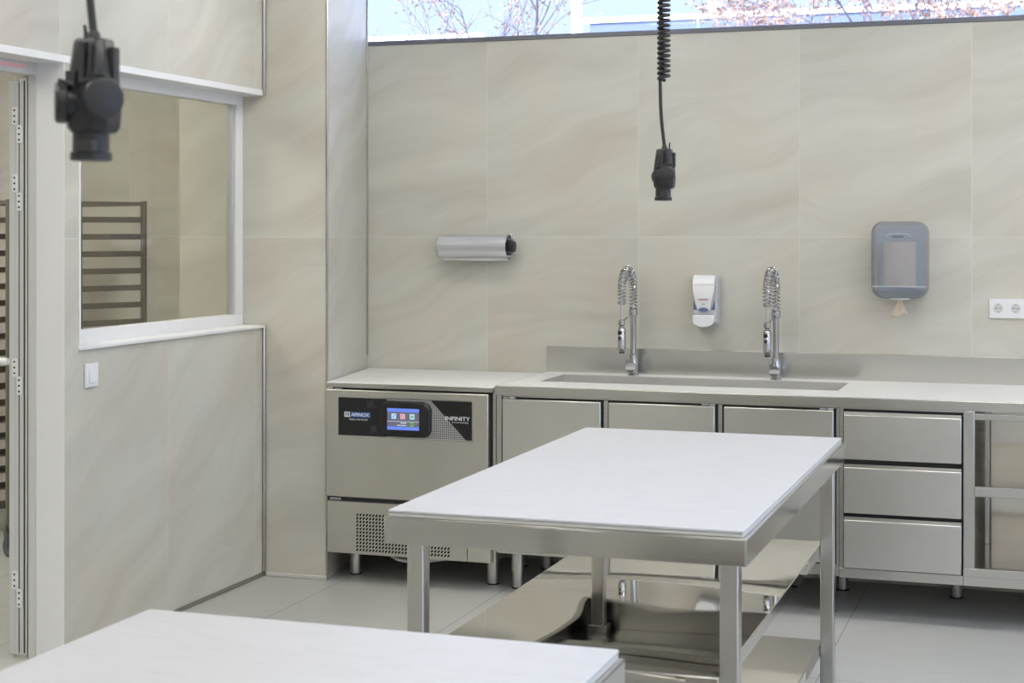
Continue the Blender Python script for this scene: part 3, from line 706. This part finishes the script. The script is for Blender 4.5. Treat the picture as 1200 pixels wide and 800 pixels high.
pts = [(cxm-.051, 7.580, 1.243), (cxm-.052, 7.580, 1.222)]+[(cxm+.052*math.cos(a), 7.580, 1.215+.030*math.sin(a)*1.0) for a in [PI+PI*i/14 for i in range(15)]]+[(cxm+.052, 7.580, 1.222), (cxm+.051, 7.580, 1.243)]
extrude_poly(bm, pts, (0, .05, 0)); obj('push_bar', bm, 'white_plastic', sd, .005, 3)

# paper towel dispenser
td = thing('towel_dispenser', 'smoky translucent paper towel dispenser with a brown paper end hanging out', 'dispenser', (-.72, 7.62, 1.5))
tx0, tx1, tz0, tz1 = -.8215, -.573, 1.337, 1.690; ty = 7.525
boxobj('back_plate', (tx0+.015, tx1-.015, YB-.008, YB-.0005, tz0+.02, tz1-.02), 'grey_plastic', td, .003)
bm = bmesh.new(); levels = [(YB-.002, 0), (ty+.03, .0), (ty+.012, .004), (ty+.003, .012), (ty, .024)]; prev = None
for y, ins in levels:
    R = [bm.verts.new((a, y, b)) for a, b in rrect(tx0+ins, tx1-ins, tz0+ins, tz1-ins, .055-ins*.6, 10)]
    if prev: [bm.faces.new((prev[i], prev[(i+1) % len(R)], R[(i+1) % len(R)], R[i])) for i in range(len(R))]
    prev = R
bm.faces.new(prev)
sh = obj('shell', bm, 'shell', td)
bm = bmesh.new(); cyl(bm, (-.700, 7.612, tz0+.055), (-.700, 7.612, tz1-.095), .074, seg=40); obj('paper_roll', bm, 'paper_roll', td)
boxobj('inner_shelf', (tx0+.01, tx1-.01, ty+.02, YB-.01, tz0+.048, tz0+.053), 'grey_plastic', td)
bm = bmesh.new(); tube(bm, [(-.697-.055, ty-.001, tz1-.070), (-.697-.045, ty-.001, tz1-.058), (-.697, ty-.002, tz1-.055), (-.697+.045, ty-.001, tz1-.058), (-.697+.055, ty-.001, tz1-.070)], .0014, 6); obj('arched_mark', bm, 'grey_plastic', sh)
boxobj('lettering', [(-.722+i*.008, -.722+i*.008+.0055, ty-.0015, ty-.0003, tz1-.074, tz1-.067) for i in range(6)], 'navy_ink', sh)
bm = bmesh.new()
for p in ([(-.722, tz0+.118), (-.698, tz0+.118), (-.698, tz0+.078), (-.706, tz0+.070), (-.714, tz0+.070), (-.722, tz0+.078), (-.722, tz0+.118)], [(-.738, tz0+.062), (-.714, tz0+.060), (-.706, tz0+.072)], [(-.714, tz0+.104), (-.706, tz0+.104)]):
    tube(bm, [(a, ty-.0008, b) for a, b in p], .0006, 5)
obj('pictogram', bm, 'grey_ink', sh)
boxobj('shell_seam', (tx0+.008, tx1-.008, ty-.0012, ty+.0005, tz0+.054, tz0+.0575), 'grey_plastic', sh)
bm = bmesh.new(); lathe(bm, (-.697, 7.60, tz0+.002), (0, 0, -1), [(0, .048), (.006, .046), (.010, .03)], 28); obj('outlet', bm, 'white_plastic', td)
bm = bmesh.new(); nn = 18; rows = []
for j in range(7):
    f = j/6; z = tz0-.006-.072*f; r = .007+.022*f
    row = []
    for i in range(nn):
        a = 2*PI*i/nn; rr = r*(1+.28*math.sin(5*a+f*2))
        row.append(bm.verts.new((-.697-.006*f+rr*1.15*math.cos(a), 7.60+rr*.6*math.sin(a), z-.004*f*math.cos(4*a)+.007*f*math.cos(a))))
    rows.append(row)
for a, b in zip(rows, rows[1:]):
    for i in range(nn): bm.faces.new((a[i], a[(i+1) % nn], b[(i+1) % nn], b[i]))
obj('paper_end', bm, 'paper', td, angle=25)

# double socket
so = thing('wall_socket', 'white double power socket on the back wall at the right edge', 'socket', (-.23, 7.69, 1.295))
sx0, sx1, sz0, sz1 = -.3065, -.1515, 1.2475, 1.3365
boxobj('plate', (sx0, sx1, YB-.010, YB-.0005, sz0, sz1), 'white_plastic', so, .003)
for k in range(2):
    xm = sx0+.0385+.001+k*.0765; zm = (sz0+sz1)/2
    bm = bmesh.new(); q = .0325; box(bm, xm-q, xm+q, YB-.0125, YB-.010, zm-.034, zm+.034)
    s1_ = obj('insert', bm, 'white_plastic', so, .0015)
    bm = bmesh.new(); seg = 32; A = []; 
    for r, y in ((.0215, YB-.0145), (.0195, YB-.0145), (.0188, YB-.0128)):
        A.append([bm.verts.new((xm+r*math.cos(2*PI*i/seg), y, zm+.001+r*math.sin(2*PI*i/seg))) for i in range(seg)])
    for a, b in zip(A, A[1:]): [bm.faces.new((a[i], a[(i+1) % seg], b[(i+1) % seg], b[i])) for i in range(seg)]
    bm.faces.new(A[-1]); wl = obj('well', bm, 'grey_plastic' if 0 else 'white_grey', so)
    bm = bmesh.new()
    for dx, dz, r in ((-.0095, 0, .0026), (.0095, 0, .0026), (0, 0, .0016), (0, .0165, .0022), (0, -.0165, .0022)):
        cyl(bm, (xm+dx, YB-.0136, zm+.001+dz), (xm+dx, YB-.0126, zm+.001+dz), r, seg=12)
    obj('contact_hole', bm, 'dark_hole', so)
# light switch on the partition
sw = thing('light_switch', 'white rocker light switch on the wall below the interior window', 'switch', (XL, 5.465, 1.083))
boxobj('plate', (XL+.0002, XL+.010, 5.419, 5.507, 1.034, 1.128), 'white_plastic', sw, .003)
bm = bmesh.new(); extrude_poly(bm, [(XL+.010, 5.440, 1.052), (XL+.015, 5.440, 1.052), (XL+.012, 5.440, 1.110), (XL+.010, 5.440, 1.110)], (0, .046, 0)); obj('rocker', bm, 'white_plastic', sw, .001)

# ------------------------------------------------------------------ hanging power connectors
def connector(x, y, label, lids, lug=1, ztop=1.905, zcoil=2.11, nturn=30):
    t = thing('hanging_connector', label, 'power connector', (x, y, ztop), 'connectors hanging on spiral cables')
    k = 1.0
    bm = bmesh.new()
    # body: lofted chamfered sections (z below top, half width, half depth)
    secs = [(0, .021, .017), (-.004, .024, .020), (-.050, .030, .026), (-.090, .033, .030), (-.118, .031, .028), (-.126, .025, .024)]
    prev = None
    for dz, a, b in secs:
        c = min(a, b)*.42
        P = [(-a+c, -b), (a-c, -b), (a, -b+c), (a, b-c), (a-c, b), (-a+c, b), (-a, b-c), (-a, -b+c)]
        R = [bm.verts.new((x+p, y+q, ztop+dz)) for p, q in P]
        if prev: [bm.faces.new((prev[i], prev[(i+1) % 8], R[(i+1) % 8], R[i])) for i in range(8)]
        else: bm.faces.new(R)
        prev = R
    bm.faces.new(prev); body = obj('body', bm, 'black_plastic', t, .002)
    # ribs on the body
    boxobj('body_rib', [(x-.004, x+.004, y-.031, y-.016, ztop-.062, ztop-.006), (x-.024, x-.010, y-.031, y-.018, ztop-.060, ztop-.044), (x+.010, x+.0125, y-.029, y-.016, ztop-.058, ztop-.010), (x+.012, x+.030, y-.034, y-.014, ztop-.052, ztop-.049), (x+.022, x+.034, y-.004, y+.010, ztop-.058, ztop-.012)], 'black_matt', body, .001)
    for j, (dx, dy) in enumerate(lids):
        d = Vector((dx, dy, 0)).normalized(); c0 = Vector((x, y, ztop-.082+(-.004 if j else 0)))+d*.020
        bm = bmesh.new(); lathe(bm, c0, d, [(0, .020), (.014, .024), (.016, .0275), (.026, .0275), (.029, .0255), (.030, .023)], 32)
        lid = obj('socket_lid', bm, 'black_plastic', t)
        bm = bmesh.new(); u, w = ring_frame(d)
        tube(bm, [c0+d*.006+u*.024+Vector((0, 0, .022)), c0+d*.024+Vector((0, 0, .030)), c0+d*.006-u*.024+Vector((0, 0, .022))], .003, 8); obj('lid_spring', bm, 'black_matt', lid)
    bm = bmesh.new(); lathe(bm, (x-.004, y, ztop-.122), (0, 0, -1), [(0, .024), (.028, .0245), (.030, .0275), (.040, .0275), (.041, .022)], 28)
    lo = obj('lower_socket', bm, 'black_plastic', t)
    boxobj('latch', [(x-.008, x+.018, y-.031, y-.018, ztop-.152, ztop-.136)], 'black_matt', lo, .002)
    bm = bmesh.new(); lathe(bm, (x, y, ztop-.004), (0, 0, 1), [(0, .010), (.010, .009), (.016, .0055)], 16); obj('cable_gland', bm, 'black_matt', t)
    bm = bmesh.new(); tube(bm, [(x+lug*.015, y+.004, ztop-.004), (x+lug*.015, y+.004, ztop+.010), (x+lug*.0165, y+.004, ztop+.020)], [.0028, .0026, .0022], 8); obj('lug', bm, 'black_matt', t)
    # cable: straight tail, spiral, straight to the ceiling
    n0 = 14; tail = [Vector((x-.012*math.sin(PI*i/n0)*.6-.014*(i/n0)**2*1.0, y, ztop+.006+(zcoil-ztop)*i/n0)) for i in range(n0+1)]
    zt = 3.06; ax = [Vector((x-.002, y, zcoil+.012+(zt-zcoil)*i/60)) for i in range(61)]
    hx = helix(ax, .0165, nturn*2.0, 14)
    hx = [p for p in hx]
    s = tail[-1]; e1 = hx[0]
    mid = [s.lerp(e1, f)+Vector((-.006, 0, .004))*math.sin(PI*f) for f in (.3, .6, .85)]
    bm = bmesh.new(); tube(bm, tail+mid+hx+[Vector((x, y, zt+.03)), Vector((x, y, ZC-.03))], .0056, 8)
    obj('spiral_cable', bm, 'black_plastic', t)
    bm = bmesh.new(); lathe(bm, (x, y, ZC-.0005), (0, 0, -1), [(0, .05), (.02, .05), (.035, .03), (.045, .008)], 24); obj('ceiling_rose', bm, 'black_matt', t)
    return t
connector(-1.176, 4.95, 'black power connector hanging on a spiral cable before the sink, above the middle table', ((.32, -.94), (-.55, .83)))
connector(-1.222, 1.86, 'large blurred black power connector hanging nearest the camera at upper left', ((.81, -.70), (-.74, -.55)), -1)

# ------------------------------------------------------------------ tray rack in the next room
rk = thing('tray_rack', 'tall bakery tray rack on casters standing in the next room', 'rack', (-5.0, 6.85, 0))
rx0, rx1, ry0, ry1 = -5.0, -4.20, 6.85, 7.56
for xa in (rx0, rx1-.026):
    for ya in (ry0, ry1-.026): boxobj('post', (xa, xa+.026, ya, ya+.026, .13, 1.805), 'rack', rk, .002)
boxobj('top_rail', [(rx0+.02, rx1-.02, ry0+.002, ry0+.024, 1.782, 1.80), (rx0+.02, rx1-.02, ry1-.024, ry1-.002, 1.782, 1.80), (rx0+.002, rx0+.022, ry0+.02, ry1-.02, 1.78, 1.80), (rx1-.022, rx1-.002, ry0+.02, ry1-.02, 1.78, 1.80)], 'rack', rk, .001)
for i in range(17):
    z = 1.690-i*.0905
    for ya, sg in ((ry0+.006, 1), (ry1-.009, -1)):
        boxobj('tray_rail', [(rx0+.026, rx1-.026, ya, ya+.003, z, z+.030), (rx0+.026, rx1-.026, min(ya, ya+sg*.07), max(ya, ya+sg*.07), z, z+.003)], 'rack', rk)
boxobj('base_frame', [(rx0, rx1, ry0, ry0+.03, .13, .17), (rx0, rx1, ry1-.03, ry1, .13, .17)], 'rack', rk, .002)
for xa in (rx0+.03, rx1-.04):
    for ya in (ry0+.04, ry1-.04):
        bm = bmesh.new(); lathe(bm, (xa-.014, ya, .052), (1, 0, 0), [(0, .046), (.004, .052), (.024, .052), (.028, .046)], 28); wh = obj('caster', bm, 'caster_grey', rk)
        boxobj('caster_fork', [(xa-.022, xa-.015, ya-.02, ya+.02, .05, .12), (xa+.015, xa+.022, ya-.02, ya+.02, .05, .12), (xa-.022, xa+.022, ya-.025, ya+.025, .115, .13)], 'caster_grey', wh, .002)
rk.rotation_euler = (0, 0, math.radians(63))

# ------------------------------------------------------------------ outside
struct(boxobj('ground', (-60, 60, -40, 90, -.3, -.125), 'ground'))
bd = thing('building', 'pale building with white rail and bluish glass balustrade beyond the high window', 'building', (-3, 32, 0))
boxobj('wall', (-8.6, 22, 31, 34, -.05, 5.05), 'building', bd)
boxobj('terrace_slab', (-8.8, 22, 29.9, 34, 5.02, 5.28), 'building', bd)
boxobj('rail', (-8.8, 22, 29.95, 30.1, 5.64, 5.74), 'building', bd)
for i in range(14): 
    xa = -8.6+i*2.15; boxobj('balustrade_panel', (xa, xa+2.08, 30.0, 30.03, 5.28, 5.64), 'balustrade', bd)
for x, w, zt in ((-7.24, .11, 6.9), (-6.23, .22, 6.9), (-1.1, .12, 6.9), (3.2, .12, 6.9)):
    bm = bmesh.new(); box(bm, x-w/2, x+w/2, 30.12, 30.12+w, 5.28, zt); obj('post', bm, 'building', bd)
boxobj('canopy', (-8.8, 22, 29.8, 33.5, 6.9, 7.05), 'building', bd)
tag(boxobj('garden_wall', (-16, -9.6, 26.6, 26.9, -.05, 5.11), 'building'), 'low white wall beyond the high window, left of the building', 'wall')
lpst = thing('lamp_post', 'white outdoor lamp post seen through the high window', 'lamp post', (-7.33, 24.8, -.05))
bm = bmesh.new(); cyl(bm, (-7.33, 24.8, -.05), (-7.33, 24.8, 7.5), .095, .085, 20); obj('pole', bm, 'building', lpst)
bm = bmesh.new(); lathe(bm, (-7.33, 24.8, 7.5), (0, 0, 1), [(0, .09), (.05, .25), (.30, .22), (.36, .05)], 20); obj('lamp_head', bm, 'building', lpst)

def tree(x, y, label, h0=1.9, spread=1.0, leaves=1500, seed=3, leafsize=.035, lean=(0, 0)):
    rnd = random.Random(seed)
    t = thing('tree', label, 'tree', (x, y, -.05), None)
    bm = bmesh.new(); tips = []
    def branch(p, d, ln, r, lev):
        n = 5; pts = [p.copy()]; rs = [r]
        for i in range(n):
            d = (d+Vector((rnd.uniform(-1, 1), rnd.uniform(-1, 1), rnd.uniform(-.5, .7)))*.16).normalized()
            p = p+d*(ln/n); pts.append(p.copy()); rs.append(r*(1-.5*(i+1)/n))
            if lev >= 3: tips.append(p.copy())
        tube(bm, pts, rs, 7 if lev < 2 else 5)
        if lev < 5:
            for k in range(3 if lev < 4 else 2):
                f = rnd.uniform(.35, 1.0) if k else 1.0
                q = pts[min(n, max(1, round(f*n)))]
                nd = (d+Vector((rnd.uniform(-1, 1), rnd.uniform(-1, 1), rnd.uniform(-.45, .75)))*.85*spread).normalized()
                branch(q, nd, ln*rnd.uniform(.62, .82), max(.004, rs[-1]*.85), lev+1)
    branch(Vector((x, y, -.05)), Vector((lean[0], lean[1], 1)).normalized(), h0, .13, 0)
    obj('branches', bm, 'bark', t)
    bm = bmesh.new()
    for i in range(leaves):
        p = rnd.choice(tips)+Vector([rnd.gauss(0, .07) for _ in range(3)])
        a = Vector([rnd.gauss(0, 1) for _ in range(3)]).normalized(); b = a.cross(Vector([rnd.gauss(0, 1) for _ in range(3)])).normalized(); s = leafsize*rnd.uniform(.6, 1.3)
        bm.faces.new([bm.verts.new(p+q) for q in (a*s, b*s*.6, -a*s, -b*s*.6)])
    lf = obj('leaves', bm, 'leaf', t); lf['kind'] = 'stuff'
    return t
tree(-6.1, 17.5, 'bare branched tree with a few brown leaves beyond the high window, left', 2.2, 1.0, 1500, 5, .026)
tree(-1.0, 21.0, 'dense pale leafed tree beyond the high window, right', 2.6, 1.1, 8000, 11, .036)
